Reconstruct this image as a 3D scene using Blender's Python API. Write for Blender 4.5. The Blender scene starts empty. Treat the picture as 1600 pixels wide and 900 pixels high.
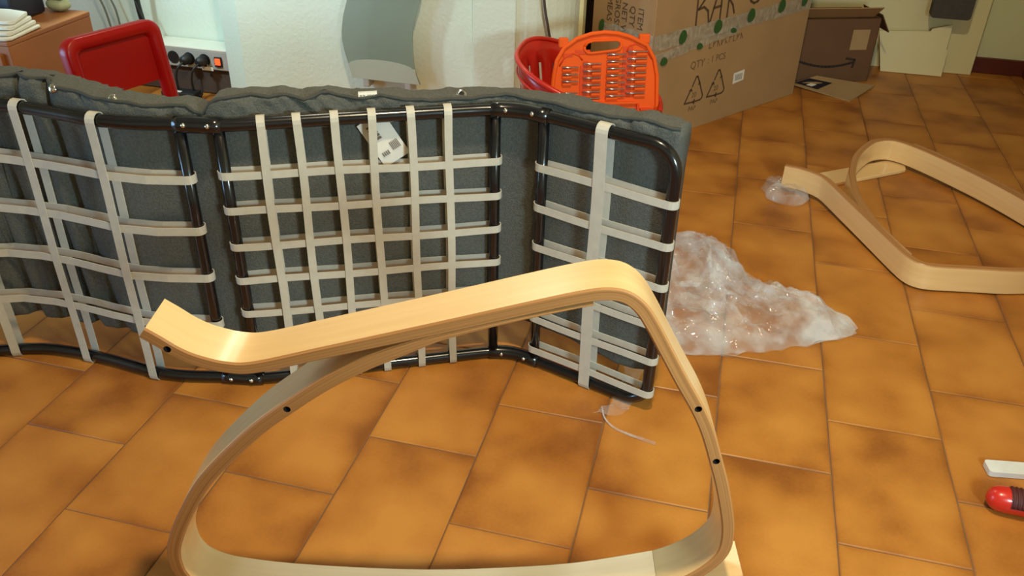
import bpy, bmesh, math, random
from mathutils import Vector, Matrix, noise
random.seed(7)
D = bpy.data; SC = bpy.context.scene; COL = SC.collection

# ------------------------------------------------------------------ camera
cd = D.cameras.new('camera'); cam = D.objects.new('camera', cd); COL.objects.link(cam)
R_ = Vector((0.96845, 0.24835, 0.02085)); U_ = Vector((-0.14888, 0.50941, 0.84754)); F_ = Vector((-0.19987, 0.82390, -0.53031))
m3 = Matrix((R_, U_, -F_)).transposed()
cam.matrix_world = Matrix.Translation((0, 0, 1.045)) @ m3.to_4x4()
cd.sensor_fit = 'HORIZONTAL'; cd.sensor_width = 36; cd.lens = 1354.2 / 1600 * 36; cd.clip_start = 0.02
SC.camera = cam

# ------------------------------------------------------------------ world, lights, exposure
W = D.worlds.new('world'); SC.world = W; W.use_nodes = True
W.node_tree.nodes['Background'].inputs[0].default_value = (1, .8, .6, 1)
W.node_tree.nodes['Background'].inputs[1].default_value = .035
def area(name, loc, target, size, size_y, power, color, shape='RECTANGLE'):
    l = D.lights.new(name, 'AREA'); l.shape = shape; l.size = size
    if shape in ('RECTANGLE', 'ELLIPSE'): l.size_y = size_y
    l.energy = power; l.color = color
    o = D.objects.new(name, l); COL.objects.link(o); o.location = loc
    o.rotation_euler = (Vector(target) - Vector(loc)).to_track_quat('-Z', 'Y').to_euler()
    return o
area('ceiling_lamp_light', (-.03, .70, 2.45), (-.03, .70, 0), .15, .15, 40.5, (1, .82, .53), 'DISK')
area('wall_lamp_light', (-1.15, 2.30, 1.80), (-1.0, 1.7, .3), .26, .26, 4, (1, .92, .70), 'DISK')
area('added_left_light', (-2.80, .60, .55), (-.6, 1.0, .35), 1.0, .7, 24, (.32, .62, 1))  # unseen bluish source at left, placed for the blue tint on leg and cushion
def spot(name, loc, target, power, color, cone, blend, size):
    l = D.lights.new(name, 'SPOT'); l.energy = power; l.color = color; l.spot_size = math.radians(cone); l.spot_blend = blend; l.shadow_soft_size = size
    o = D.objects.new(name, l); COL.objects.link(o); o.location = loc
    o.rotation_euler = (Vector(target) - Vector(loc)).to_track_quat('-Z', 'Y').to_euler(); return o
spot('added_right_spot', (.80, .10, .85), (-.85, 2.4, .32), 76, (.66, .92, 1), 82, .6, .12)  # added cool spot at right for the wall tint and basket shadow
spot('added_wall_spot', (-2.0, 1.85, .95), (-1.42, 2.45, .28), 42, (.60, .88, 1), 85, .9, .05)  # added spot; puts a cool patch on the left of the middle wall
SC.view_settings.view_transform = 'Standard'; SC.view_settings.look = 'None'
SC.view_settings.gamma = 1; SC.view_settings.use_curve_mapping = False
SC.view_settings.exposure = 0.0

# ------------------------------------------------------------------ material helpers
def mat(name, col, rough=.5, var=.0, scale=20, metal=0, bump=0, bscale=60, coat=0, spec=.5, emis=None, estr=0, alpha=1, trans=0, dark=None):
    m = D.materials.new(name); m.use_nodes = True; nt = m.node_tree; b = nt.nodes['Principled BSDF']
    b.inputs['Roughness'].default_value = rough; b.inputs['Metallic'].default_value = metal
    b.inputs['Specular IOR Level'].default_value = spec; b.inputs['Coat Weight'].default_value = coat
    b.inputs['Alpha'].default_value = alpha; b.inputs['Transmission Weight'].default_value = trans
    c = (*col, 1)
    tc = nt.nodes.new('ShaderNodeTexCoord')
    n = nt.nodes.new('ShaderNodeTexNoise'); n.inputs['Scale'].default_value = scale; n.inputs['Detail'].default_value = 4
    nt.links.new(tc.outputs['Object'], n.inputs['Vector'])
    r = nt.nodes.new('ShaderNodeValToRGB')
    d = dark or tuple(x * (1 - var) for x in col)
    r.color_ramp.elements[0].color = (*d, 1); r.color_ramp.elements[1].color = c
    r.color_ramp.elements[0].position = .3; r.color_ramp.elements[1].position = .7
    nt.links.new(n.outputs['Fac'], r.inputs['Fac']); nt.links.new(r.outputs['Color'], b.inputs['Base Color'])
    if bump:
        n2 = nt.nodes.new('ShaderNodeTexNoise'); n2.inputs['Scale'].default_value = bscale; n2.inputs['Detail'].default_value = 3
        nt.links.new(tc.outputs['Object'], n2.inputs['Vector'])
        bp = nt.nodes.new('ShaderNodeBump'); bp.inputs['Strength'].default_value = bump; bp.inputs['Distance'].default_value = .004
        nt.links.new(n2.outputs['Fac'], bp.inputs['Height']); nt.links.new(bp.outputs['Normal'], b.inputs['Normal'])
    if emis:
        b.inputs['Emission Color'].default_value = (*emis, 1); b.inputs['Emission Strength'].default_value = estr
    return m

def tile_material(tw, tl):
    m = D.materials.new('glazed_terracotta'); m.use_nodes = True; nt = m.node_tree; N = nt.nodes; L = nt.links
    b = N['Principled BSDF']; b.inputs['Roughness'].default_value = .42; b.inputs['Specular IOR Level'].default_value = .4
    tc = N.new('ShaderNodeTexCoord'); oi = N.new('ShaderNodeObjectInfo')
    def math_(op, a, bb=None):
        x = N.new('ShaderNodeMath'); x.operation = op
        for i, v in enumerate((a, bb)):
            if v is None: continue
            if isinstance(v, (int, float)): x.inputs[i].default_value = v
            else: L.new(v, x.inputs[i])
        return x.outputs[0]
    off = N.new('ShaderNodeVectorMath'); off.operation = 'ADD'
    cmb = N.new('ShaderNodeCombineXYZ')
    rr = math_('MULTIPLY', oi.outputs['Random'], 40.)
    L.new(rr, cmb.inputs[0]); L.new(rr, cmb.inputs[1]); L.new(rr, cmb.inputs[2])
    L.new(tc.outputs['Object'], off.inputs[0]); L.new(cmb.outputs[0], off.inputs[1])
    n = N.new('ShaderNodeTexNoise'); n.inputs['Scale'].default_value = 7; n.inputs['Detail'].default_value = 2; n.inputs['Roughness'].default_value = .45
    L.new(off.outputs[0], n.inputs['Vector'])
    n3 = N.new('ShaderNodeTexNoise'); n3.inputs['Scale'].default_value = 160; n3.inputs['Detail'].default_value = 2
    L.new(off.outputs[0], n3.inputs['Vector'])
    sx = N.new('ShaderNodeSeparateXYZ'); L.new(tc.outputs['Object'], sx.inputs[0])
    ex = math_('MULTIPLY', math_('ABSOLUTE', sx.outputs[0]), 2 / tw); ey = math_('MULTIPLY', math_('ABSOLUTE', sx.outputs[1]), 2 / tl)
    e = math_('POWER', math_('MAXIMUM', ex, ey), 9.)
    f = math_('SUBTRACT', math_('ADD', n.outputs['Fac'], math_('MULTIPLY', math_('SUBTRACT', n3.outputs['Fac'], .5), .12)), math_('MULTIPLY', e, .16))
    f = math_('ADD', f, math_('MULTIPLY', math_('SUBTRACT', oi.outputs['Random'], .5), .10))
    r = N.new('ShaderNodeValToRGB'); cr = r.color_ramp
    cr.elements[0].position = .22; cr.elements[0].color = (.25, .078, .012, 1)
    cr.elements[1].position = .68; cr.elements[1].color = (.53, .218, .038, 1)
    x = cr.elements.new(.46); x.color = (.43, .160, .025, 1)
    L.new(f, r.inputs['Fac']); L.new(r.outputs['Color'], b.inputs['Base Color'])
    bp = N.new('ShaderNodeBump'); bp.inputs['Strength'].default_value = .12; bp.inputs['Distance'].default_value = .003
    L.new(n.outputs['Fac'], bp.inputs['Height']); L.new(bp.outputs['Normal'], b.inputs['Normal'])
    return m

def wood_face_material():
    m = D.materials.new('birch_veneer'); m.use_nodes = True; nt = m.node_tree; N = nt.nodes; L = nt.links
    b = N['Principled BSDF']; b.inputs['Roughness'].default_value = .27; b.inputs['Specular IOR Level'].default_value = .6
    b.inputs['Coat Weight'].default_value = .35; b.inputs['Coat Roughness'].default_value = .22
    uv = N.new('ShaderNodeUVMap'); mp = N.new('ShaderNodeMapping'); mp.inputs['Scale'].default_value = (2, 38, 1)
    L.new(uv.outputs[0], mp.inputs[0])
    n = N.new('ShaderNodeTexNoise'); n.inputs['Scale'].default_value = 2; n.inputs['Detail'].default_value = 5; L.new(mp.outputs[0], n.inputs['Vector'])
    r = N.new('ShaderNodeValToRGB'); r.color_ramp.elements[0].color = (.74, .485, .22, 1); r.color_ramp.elements[1].color = (.81, .56, .27, 1)
    r.color_ramp.elements[0].position = .25; r.color_ramp.elements[1].position = .7
    L.new(n.outputs['Fac'], r.inputs['Fac']); L.new(r.outputs['Color'], b.inputs['Base Color'])
    return m
def wood_edge_material():
    m = D.materials.new('plywood_edge'); m.use_nodes = True; nt = m.node_tree; N = nt.nodes; L = nt.links
    b = N['Principled BSDF']; b.inputs['Roughness'].default_value = .38
    uv = N.new('ShaderNodeUVMap'); sx = N.new('ShaderNodeSeparateXYZ'); L.new(uv.outputs[0], sx.inputs[0])
    mp = N.new('ShaderNodeMapping'); mp.inputs['Scale'].default_value = (4, 900, 1); L.new(uv.outputs[0], mp.inputs[0])
    n = N.new('ShaderNodeTexNoise'); n.inputs['Scale'].default_value = .5; n.inputs['Detail'].default_value = 4; L.new(mp.outputs[0], n.inputs['Vector'])
    r = N.new('ShaderNodeValToRGB'); r.color_ramp.elements[0].color = (.30, .120, .036, 1); r.color_ramp.elements[1].color = (.46, .215, .072, 1)
    r.color_ramp.elements[0].position = .3; r.color_ramp.elements[1].position = .65
    L.new(n.outputs['Fac'], r.inputs['Fac']); L.new(r.outputs['Color'], b.inputs['Base Color'])
    return m
def plastic_film_material(name, white, opac, rough=.08):
    m = D.materials.new(name); m.use_nodes = True; nt = m.node_tree; N = nt.nodes; L = nt.links
    for x in list(N): N.remove(x)
    out = N.new('ShaderNodeOutputMaterial'); tr = N.new('ShaderNodeBsdfTransparent'); tr.inputs[0].default_value = (.97, .97, .98, 1)
    df = N.new('ShaderNodeBsdfPrincipled'); df.inputs['Base Color'].default_value = (*white, 1); df.inputs['Roughness'].default_value = rough
    df.inputs['Specular IOR Level'].default_value = .9; df.inputs['Coat Weight'].default_value = .6; df.inputs['Coat Roughness'].default_value = .04
    tc = N.new('ShaderNodeTexCoord'); n = N.new('ShaderNodeTexNoise'); n.inputs['Scale'].default_value = 14; n.inputs['Detail'].default_value = 5
    L.new(tc.outputs['Object'], n.inputs['Vector'])
    lw = N.new('ShaderNodeLayerWeight'); lw.inputs['Blend'].default_value = .35
    mr = N.new('ShaderNodeMapRange'); mr.inputs['From Min'].default_value = .42; mr.inputs['From Max'].default_value = .64
    mr.inputs['To Min'].default_value = opac * .25; mr.inputs['To Max'].default_value = opac * 1.7
    L.new(n.outputs['Fac'], mr.inputs['Value'])
    ad = N.new('ShaderNodeMath'); ad.operation = 'MULTIPLY_ADD'; L.new(lw.outputs['Facing'], ad.inputs[0]); ad.inputs[1].default_value = .25; L.new(mr.outputs[0], ad.inputs[2]); ad.use_clamp = True
    mx = N.new('ShaderNodeMixShader'); L.new(ad.outputs[0], mx.inputs[0]); L.new(tr.outputs[0], mx.inputs[1]); L.new(df.outputs[0], mx.inputs[2])
    L.new(mx.outputs[0], out.inputs[0])
    return m

# ------------------------------------------------------------------ geometry helpers
def link(name, me, parent=None, m=None, smooth=False):
    o = D.objects.new(name, me); COL.objects.link(o)
    if m is not None and not me.materials: me.materials.append(m)
    if smooth:
        for p in me.polygons: p.use_smooth = True
    if parent is not None: o.parent = parent
    return o
def mesh(name, v, f, m, parent=None, smooth=False):
    me = D.meshes.new(name); me.from_pydata([tuple(x) for x in v], [], f); me.update()
    return link(name, me, parent, m, smooth)
def from_bm(name, bm, m, parent=None, smooth=False):
    me = D.meshes.new(name); bmesh.ops.recalc_face_normals(bm, faces=bm.faces); bm.to_mesh(me); bm.free()
    return link(name, me, parent, m, smooth)
def bm_box(bm, c, s, bevel=0, M=None, seg=2):
    r = bmesh.ops.create_cube(bm, size=1); vs = r['verts']
    bmesh.ops.scale(bm, vec=s, verts=vs)
    if bevel:
        es = list({e for v in vs for e in v.link_edges})
        bv = bmesh.ops.bevel(bm, geom=es, offset=bevel, segments=seg, affect='EDGES', profile=.5)
        vs = list({v for f in bv['faces'] for v in f.verts} | {v for v in vs if v.is_valid})
    T = Matrix.Translation(c)
    if M is not None: T = T @ M
    bmesh.ops.transform(bm, matrix=T, verts=vs)
def box(name, c, s, m, parent=None, bevel=0, M=None, smooth=False):
    bm = bmesh.new(); bm_box(bm, c, s, bevel, M); return from_bm(name, bm, m, parent, smooth)
def catmull(pts, n):
    P = [Vector(p) for p in pts]; out = []
    for i in range(len(P) - 1):
        a = P[max(i - 1, 0)]; b = P[i]; c = P[i + 1]; d = P[min(i + 2, len(P) - 1)]
        for k in range(n):
            t = k / n
            out.append(.5 * ((2 * b) + (c - a) * t + (2 * a - 5 * b + 4 * c - d) * t * t + (3 * b - a - 3 * c + d) * t ** 3))
    out.append(P[-1]); return out
def tube_geo(path, r, n=10, cap=True, sc=None):
    P = [Vector(p) for p in path]; v = []; f = []
    T0 = (P[1] - P[0]).normalized(); up = Vector((0, 0, 1)) if abs(T0.z) < .9 else Vector((1, 0, 0))
    X = T0.cross(up).normalized()
    for i, p in enumerate(P):
        T = (P[min(i + 1, len(P) - 1)] - P[max(i - 1, 0)]).normalized()
        X = (X - T * X.dot(T)).normalized(); Y = T.cross(X)
        rr = r[i] if isinstance(r, (list, tuple)) else r
        for k in range(n):
            a = 2 * math.pi * k / n
            v.append(p + X * math.cos(a) * rr + Y * math.sin(a) * rr)
    for i in range(len(P) - 1):
        for k in range(n):
            f.append((i * n + k, i * n + (k + 1) % n, (i + 1) * n + (k + 1) % n, (i + 1) * n + k))
    if cap:
        f.append(tuple(range(n))[::-1]); f.append(tuple((len(P) - 1) * n + k for k in range(n)))
    return v, f
def tube(name, path, r, m, parent=None, n=10):
    v, f = tube_geo(path, r, n); return mesh(name, v, f, m, parent, True)
def prism(name, outline, depth, m, parent=None, M=None, bevel=0, holes=()):
    """outline in local xy, extruded along +z by depth, then placed by M"""
    bm = bmesh.new()
    def loop(o): return [bm.verts.new((x, y, 0)) for x, y in o]
    lp = loop(outline); es = [bm.edges.new((lp[i], lp[(i + 1) % len(lp)])) for i in range(len(lp))]
    for h in holes:
        l2 = loop(h); es += [bm.edges.new((l2[i], l2[(i + 1) % len(l2)])) for i in range(len(l2))]
    g = bmesh.ops.triangle_fill(bm, edges=es, use_beauty=True)
    fs = [x for x in g['geom'] if isinstance(x, bmesh.types.BMFace)]
    bmesh.ops.recalc_face_normals(bm, faces=bm.faces)
    ex = bmesh.ops.extrude_face_region(bm, geom=bm.faces[:])
    bmesh.ops.translate(bm, vec=(0, 0, depth), verts=[x for x in ex['geom'] if isinstance(x, bmesh.types.BMVert)])
    if M is not None: bmesh.ops.transform(bm, matrix=M, verts=bm.verts)
    return from_bm(name, bm, m, parent)
def rrect(x0, y0, x1, y1, r, n=5):
    o = []
    for cx, cy, a0 in ((x1 - r, y1 - r, 0), (x0 + r, y1 - r, 90), (x0 + r, y0 + r, 180), (x1 - r, y0 + r, 270)):
        for k in range(n + 1):
            a = math.radians(a0 + 90 * k / n); o.append((cx + r * math.cos(a), cy + r * math.sin(a)))
    return o
def empty(name, loc=(0, 0, 0)):
    o = D.objects.new(name, None); COL.objects.link(o); o.location = loc; o.empty_display_size = .05; return o
def tag(o, label, cat, group=None):
    o['label'] = label; o['category'] = cat
    if group: o['group'] = group
    return o
def struct(o): o['kind'] = 'structure'; return o
def under(o, root):
    """parent o to a root Empty while keeping its world place"""
    o.parent = root; o.matrix_parent_inverse = Matrix.Translation(root.location).inverted() if root.matrix_world.is_identity else root.matrix_world.inverted(); return o
def sub(o, part):
    o.parent = part; o.matrix_parent_inverse = Matrix.Identity(4); return o
def text_mesh(name, s, size, m, parent, M, extrude=.0004):
    c = D.curves.new(name, 'FONT'); c.body = s; c.size = size; c.extrude = extrude; c.align_x = 'LEFT'; c.resolution_u = 3
    t = D.objects.new(name, c); COL.objects.link(t)
    bpy.context.view_layer.update()
    me = D.meshes.new_from_object(t.evaluated_get(bpy.context.evaluated_depsgraph_get()))
    D.objects.remove(t); D.curves.remove(c)
    me.transform(M); me.materials.clear(); me.materials.append(m)
    o = D.objects.new(name, me); COL.objects.link(o); o.parent = parent; return o
def strokes(name, polys, w, m, parent, frame, d=.0008):
    """flat pen strokes on a plane: frame(u, v) -> (point, normal)"""
    v = []; f = []
    for pl in polys:
        for (a, b) in zip(pl[:-1], pl[1:]):
            dx, dy = b[0] - a[0], b[1] - a[1]; L = math.hypot(dx, dy) or 1; nx, ny = -dy / L * w / 2, dx / L * w / 2
            ex, ey = dx / L * w * .3, dy / L * w * .3
            i = len(v)
            for q in ((a[0] - ex + nx, a[1] - ey + ny), (a[0] - ex - nx, a[1] - ey - ny), (b[0] + ex - nx, b[1] + ey - ny), (b[0] + ex + nx, b[1] + ey + ny)):
                p, n = frame(*q); v.append(p + n * d); 
            f.append((i, i + 1, i + 2, i + 3))
    return mesh(name, v, f, m, parent)

# ------------------------------------------------------------------ materials
M_grout = mat('grout', (.20, .115, .06), .9, .3)
M_wall = mat('white_plaster', (.74, .80, .68), .85, .06, 3, bump=.35, bscale=90)
M_wallg = mat('pale_green_plaster', (.68, .70, .45), .85, .08, 4, bump=.25, bscale=70)
M_ceil = mat('ceiling_paint', (.7, .66, .56), .9)
M_skirt = mat('red_brown_skirting', (.12, .022, .016), .4, .2)
M_cream = mat('cream_paint', (.80, .72, .42), .5, .06, 6)
M_darkdoor = mat('dark_stained_wood', (.022, .012, .009), .45, .3, 8)
M_face = wood_face_material(); M_edge = wood_edge_material()
M_hole = mat('hole_shade', (.012, .006, .003), .8)  # near-black: shade inside the holes put into the colour
M_black = mat('black_enamel', (.006, .006, .008), .22, .2, 40, coat=.4)
M_strap = mat('white_elastic', (.56, .53, .45), .55, .10, 60)
M_fabric = mat('grey_canvas', (.108, .112, .100), .85, .35, 260, bump=.5, bscale=420)
M_piping = mat('grey_piping', (.05, .052, .046), .8, .2, 300)
M_chrome = mat('nickel', (.75, .73, .70), .15, .1, 50, metal=1)
M_paper = mat('white_paper', (.78, .74, .66), .7, .04)
M_ink = mat('black_ink', (.03, .02, .015), .8)
M_inkg = mat('grey_ink', (.16, .12, .10), .8)
M_greyp = mat('faint_grey_print', (.45, .44, .40), .8)
M_card = mat('brown_cardboard', (.40, .235, .105), .8, .10, 9, bump=.1, bscale=200)
M_card2 = mat('pale_cardboard', (.42, .27, .13), .8, .12, 9)
M_card3 = mat('dark_cardboard', (.155, .074, .034), .85, .15, 9)
M_prn = mat('dark_brown_print', (.085, .045, .02), .8)
M_prnl = mat('faded_brown_print', (.19, .105, .045), .8)
M_red = mat('red_plastic', (.36, .003, .003), .34, .08, 8, coat=.15, spec=.35)
M_redb = mat('bright_red_plastic', (.62, .022, .012), .3, .12, 12, coat=.3)
M_orange = mat('orange_plastic', (.92, .12, .010), .6, .06, 12, spec=.2)
M_orange_shade = mat('orange_recess_shade', (.78, .075, .010), .55, .1, 12, spec=.25)  # orange plastic with recess shade put into its colour
M_steel = mat('steel', (.60, .56, .56), .28, .2, 300, metal=.9)
M_desk = mat('orange_brown_wood', (.36, .13, .035), .5, .18, 5)
M_white = mat('white_plastic', (.80, .78, .66), .4, .05)
M_navy = mat('dark_navy_plastic', (.014, .014, .026), .5, .2)
M_green = mat('leaf_green_print', (.030, .100, .022), .5, .2, 60)
M_glass = mat('grey_green_glass', (.30, .36, .29), .25, .05, 5, coat=.3, alpha=.72)
M_glass2 = mat('pale_glass', (.46, .49, .40), .4, .05, 5)
M_grey = mat('grey_metal', (.42, .40, .37), .45, .08)
M_brown = mat('brown_board', (.085, .055, .042), .6, .2)
M_blackp = mat('black_plastic', (.012, .012, .013), .5, .2)
M_lit = mat('lit_switch', (.8, .05, .02), .3, emis=(1, .07, .015), estr=2.2)
M_greyf = mat('dark_grey_fabric', (.075, .065, .060), .9, .2, 90)
M_film = plastic_film_material('clear_plastic_film', (.86, .88, .90), .20)
M_film2 = plastic_film_material('thin_clear_film', (.86, .88, .90), .10)
M_milky = mat('milky_plastic', (.72, .72, .70), .3, .12, 40)
M_grip = mat('dark_red_grip', (.09, .012, .012), .6, .2)

# ------------------------------------------------------------------ floor with tiles
TW, TL, U0 = .19921, .30188, -1.11378
OFF = [.93808, .7824, .92551, 1.07277, .91672, 1.05123, 1.19591, 1.03859, 1.18625]
X0, X1, Y0, Y1 = -2.9, 1.13, -1.4, 3.68
floor = struct(box('floor', ((X0 + X1) / 2, (Y0 + Y1) / 2, -.05), (X1 - X0, Y1 - Y0, .0964), M_grout))
M_tile = tile_material(TW, TL)
def tile_geo(w, l):
    g = .0009; b = .0020; h = .0055; v = []
    for ins, z in ((g, -h), (g, -b * .7), (g + b, 0)):
        x = w / 2 - ins; y = l / 2 - ins
        v += [(-x, -y, z), (x, -y, z), (x, y, z), (-x, y, z)]
    f = [(8, 9, 10, 11)]
    for k in (0, 4):
        for i in range(4): f.append((k + i, k + (i + 1) % 4, k + 4 + (i + 1) % 4, k + 4 + i))
    return v, f
tv, tf_ = tile_geo(TW, TL)
tme = D.meshes.new('tile'); tme.from_pydata(tv, [], tf_); tme.materials.append(M_tile)
Rinv = cam.matrix_world.inverted()
def to_px(p):
    q = Rinv @ Vector(p)
    if q.z > -.05: return None
    return 800 + 1354.2 * q.x / -q.z, 450 - 1354.2 * q.y / -q.z
rest_v, rest_f = [], []
for j in range(-10, 13):
    if j < 0: o0 = OFF[0 if j % 2 == 0 else 1] + (-j // 2) * .0125 if j % 2 == 0 else OFF[1] + ((1 - j) // 2) * .0125
    elif j > 8: o0 = OFF[8] if j % 2 == 0 else OFF[7]
    else: o0 = OFF[j]
    for k in range(-9, 11):
        cx = U0 + (j + .5) * TW; cy = o0 + (k + .5) * TL
        xa, xb = max(cx - TW / 2, X0), min(cx + TW / 2, X1); ya, yb = max(cy - TL / 2, Y0), min(cy + TL / 2, Y1)
        if xb - xa < .02 or yb - ya < .02: continue
        q = [to_px((x, y, 0)) for x in (xa, xb) for y in (ya, yb)]
        q = [p for p in q if p]
        vis = q and max(p[0] for p in q) > -20 and min(p[0] for p in q) < 1620 and max(p[1] for p in q) > -10 and min(p[1] for p in q) < 910
        full = (xb - xa > TW - 1e-4) and (yb - ya > TL - 1e-4)
        jz = random.uniform(-.0004, .0004)
        if vis:
            if full: me = tme
            else:
                a, b_ = tile_geo(xb - xa, yb - ya); me = D.meshes.new('cut_tile'); me.from_pydata(a, [], b_); me.materials.append(M_tile)
            o = D.objects.new('tile', me); COL.objects.link(o); o.parent = floor
            o.location = ((xa + xb) / 2, (ya + yb) / 2, jz)
            o.rotation_euler = (random.uniform(-.0012, .0012), random.uniform(-.0012, .0012), 0)
        else:
            a, b_ = tile_geo(xb - xa, yb - ya); n0 = len(rest_v)
            rest_v += [(x + (xa + xb) / 2, y + (ya + yb) / 2, z) for x, y, z in a]; rest_f += [tuple(i + n0 for i in ff) for ff in b_]
o = mesh('tile_field', rest_v, rest_f, mat('terracotta_beyond_view', (.42, .15, .03), .42, .4, 8), floor); o['kind'] = 'stuff'

# ------------------------------------------------------------------ room shell
ZC = 2.6
struct(box('ceiling', ((X0 + X1) / 2, (Y0 + Y1) / 2, ZC + .05), (X1 - X0 + .3, Y1 - Y0 + .3, .1), M_ceil))
struct(box('wall_left', (X0 - .06, (Y0 + Y1) / 2, ZC / 2), (.12, Y1 - Y0 + .24, ZC), M_wall))
struct(box('wall_right', (X1 + .06, (Y0 + Y1) / 2, ZC / 2), (.12, Y1 - Y0 + .24, ZC), M_wallg))
struct(box('wall_front', ((X0 + X1) / 2, Y0 - .06, ZC / 2), (X1 - X0, .12, ZC), M_wall))
struct(box('wall_back', ((X0 + X1) / 2, Y1 + .06, ZC / 2), (X1 - X0, .12, ZC), M_wallg))
# middle wall: splayed left corner, rounded right end
ol = [(-1.605, 2.64), (-1.612, 2.535), (-1.50, 2.45), (-.60, 2.45)]
for k in range(1, 9):
    a = math.radians(90 * k / 8); ol.append((-.60 + .15 * math.sin(a), 2.60 - .15 * math.cos(a)))
ol += [(-.45, 2.74), (-1.605, 2.74)]
struct(prism('wall_middle', ol, ZC, M_wall))
struct(box('wall_alcove', ((X0 - 1.605) / 2, 2.69, ZC / 2), (-1.605 - X0, .10, ZC), M_wall))
# shallow plaster pilaster on the middle wall
struct(box('trim_1', (-.665, 2.446, ZC / 2), (.13, .010, ZC), M_wall, bevel=.003))
struct(box('trim_2', (-.4445, 2.66, ZC / 2), (.012, .05, ZC), M_cream))
# dark door leaf in the passage behind the box, cream door in the back wall
dr = struct(box('door_1', (-.22, 3.42, 1.03), (.96, .05, 2.06), M_darkdoor, bevel=.004))
box('door_panel', (-.22, 3.392, .6), (.70, .012, .75), M_darkdoor, dr, .004)
dr2 = struct(box('door_2', (.56, 3.648, 1.03), (.73, .045, 2.06), M_cream, bevel=.003))
box('door_panel', (.56, 3.621, 1.35), (.5, .012, 1.1), M_cream, dr2, .004)
struct(box('baseboard_back', (1.03, 3.674, .030), (.20, .014, .060), M_skirt, bevel=.002))
struct(box('baseboard_right', (1.123, 2.6, .030), (.014, 2.15, .060), M_skirt, bevel=.002))

# ------------------------------------------------------------------ bent plywood rocker side frame
def strip_geo(pts, ths, wid, n=8):
    """band following pts (s,z) with per-point thickness, extruded 0..wid; face indices: 0 veneer, 1 edge"""
    P3 = catmull([(p[0], p[1], t) for p, t in zip(pts, ths)], n)
    L = [0]; 
    for a, b in zip(P3[:-1], P3[1:]): L.append(L[-1] + math.hypot(b.x - a.x, b.y - a.y))
    e = .0022; v = []; uvs = []; ring = 8
    for i, p in enumerate(P3):
        a = P3[max(i - 1, 0)]; b = P3[min(i + 1, len(P3) - 1)]
        tx, ty = b.x - a.x, b.y - a.y; l = math.hypot(tx, ty); nx, ny = -ty / l, tx / l; h = p.z / 2
        ee = min(e, h * .6)
        for d, w in ((h, ee), (h, wid - ee), (h - ee, wid), (-h + ee, wid), (-h, wid - ee), (-h, ee), (-h + ee, 0), (h - ee, 0)):
            v.append((p.x + nx * d, p.y + ny * d, w)); uvs.append((L[i], d, w))
    f = []; mi = []
    for i in range(len(P3) - 1):
        for k in range(8):
            f.append((i * 8 + k, (i + 1) * 8 + k, (i + 1) * 8 + (k + 1) % 8, i * 8 + (k + 1) % 8)); mi.append(0 if k in (0, 4) else 1)
    f.append(tuple(range(8))); mi.append(1); f.append(tuple((len(P3) - 1) * 8 + k for k in range(8))[::-1]); mi.append(1)
    return v, f, mi, uvs
def strip_mesh(name, pts, ths, wid):
    v, f, mi, uvs = strip_geo(pts, ths, wid)
    me = D.meshes.new(name); me.from_pydata(v, [], f); me.materials.append(M_face); me.materials.append(M_edge); me.materials.append(M_hole)
    uv = me.uv_layers.new(name='UVMap')
    for p in me.polygons:
        p.material_index = mi[p.index]
        for li in p.loop_indices:
            L, d, w = uvs[me.loops[li].vertex_index]
            uv.data[li].uv = (L, w) if mi[p.index] == 0 else (L, d)
    bm = bmesh.new(); bm.from_mesh(me); bmesh.ops.recalc_face_normals(bm, faces=bm.faces); bm.to_mesh(me); bm.free()
    for p in me.polygons: p.use_smooth = len(p.vertices) == 4
    me.set_sharp_from_angle(angle=math.radians(38))
    return me
def drill(me, holes, wid):
    o = D.objects.new('tmp', me); COL.objects.link(o); cut = []
    for (s, z) in holes:
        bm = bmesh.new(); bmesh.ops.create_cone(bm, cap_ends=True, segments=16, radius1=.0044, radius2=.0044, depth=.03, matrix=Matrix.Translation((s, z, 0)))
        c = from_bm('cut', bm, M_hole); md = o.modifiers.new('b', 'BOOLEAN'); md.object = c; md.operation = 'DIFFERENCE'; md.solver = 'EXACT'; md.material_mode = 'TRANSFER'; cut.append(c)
    bpy.context.view_layer.update()
    me2 = D.meshes.new_from_object(o.evaluated_get(bpy.context.evaluated_depsgraph_get()))
    D.objects.remove(o)
    for c in cut: D.objects.remove(c)
    return me2
WID = .064
A_p = [(-.301, .480), (-.286, .469), (-.266, .4535), (-.244, .4425), (-.212, .4345), (-.178, .4365), (-.096, .4605), (.042, .5015), (.137, .5305), (.185, .5443), (.212, .5495), (.234, .5465), (.252, .5325), (.268, .508), (.285, .477), (.307, .437), (.3325, .3925), (.349, .357), (.365, .312), (.3785, .2715), (.393, .217), (.398, .184), (.397, .157), (.388, .135), (.370, .112), (.345, .0915), (.322, .079)]
A_t = [.0165] * len(A_p)
B_p = [(.200, .5365), (.120, .5138), (.042, .4885), (.004, .4735), (-.03, .4575), (-.058, .4430), (-.103, .4140), (-.145, .3810), (-.190, .3420), (-.2405, .2875), (-.275, .2430), (-.305, .190), (-.3225, .152), (-.332, .123), (-.3335, .098), (-.330, .077), (-.318, .057), (-.295, .0425), (-.265, .0340), (-.2, .0255), (-.1, .0210), (0, .0215), (.1, .0300), (.212, .0465), (.3205, .0775)]
B_t = [.002, .004, .008, .014, .0175] + [.0185] * 20
C_p = [(-.272, .0205), (-.2, .0105), (-.1, .0062), (0, .0068), (.1, .0152), (.212, .0315), (.322, .0630), (.380, .0845), (.432, .106)]
C_t = [.0115] * len(C_p)
me_arm = drill(strip_mesh('armrest_band', A_p, A_t, WID), [(-.276, .459), (.3315, .3965), (.3640, .316)], WID)
me_leg = drill(strip_mesh('front_leg_band', B_p, B_t, WID), [(-.150, .3765)], WID)
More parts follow.
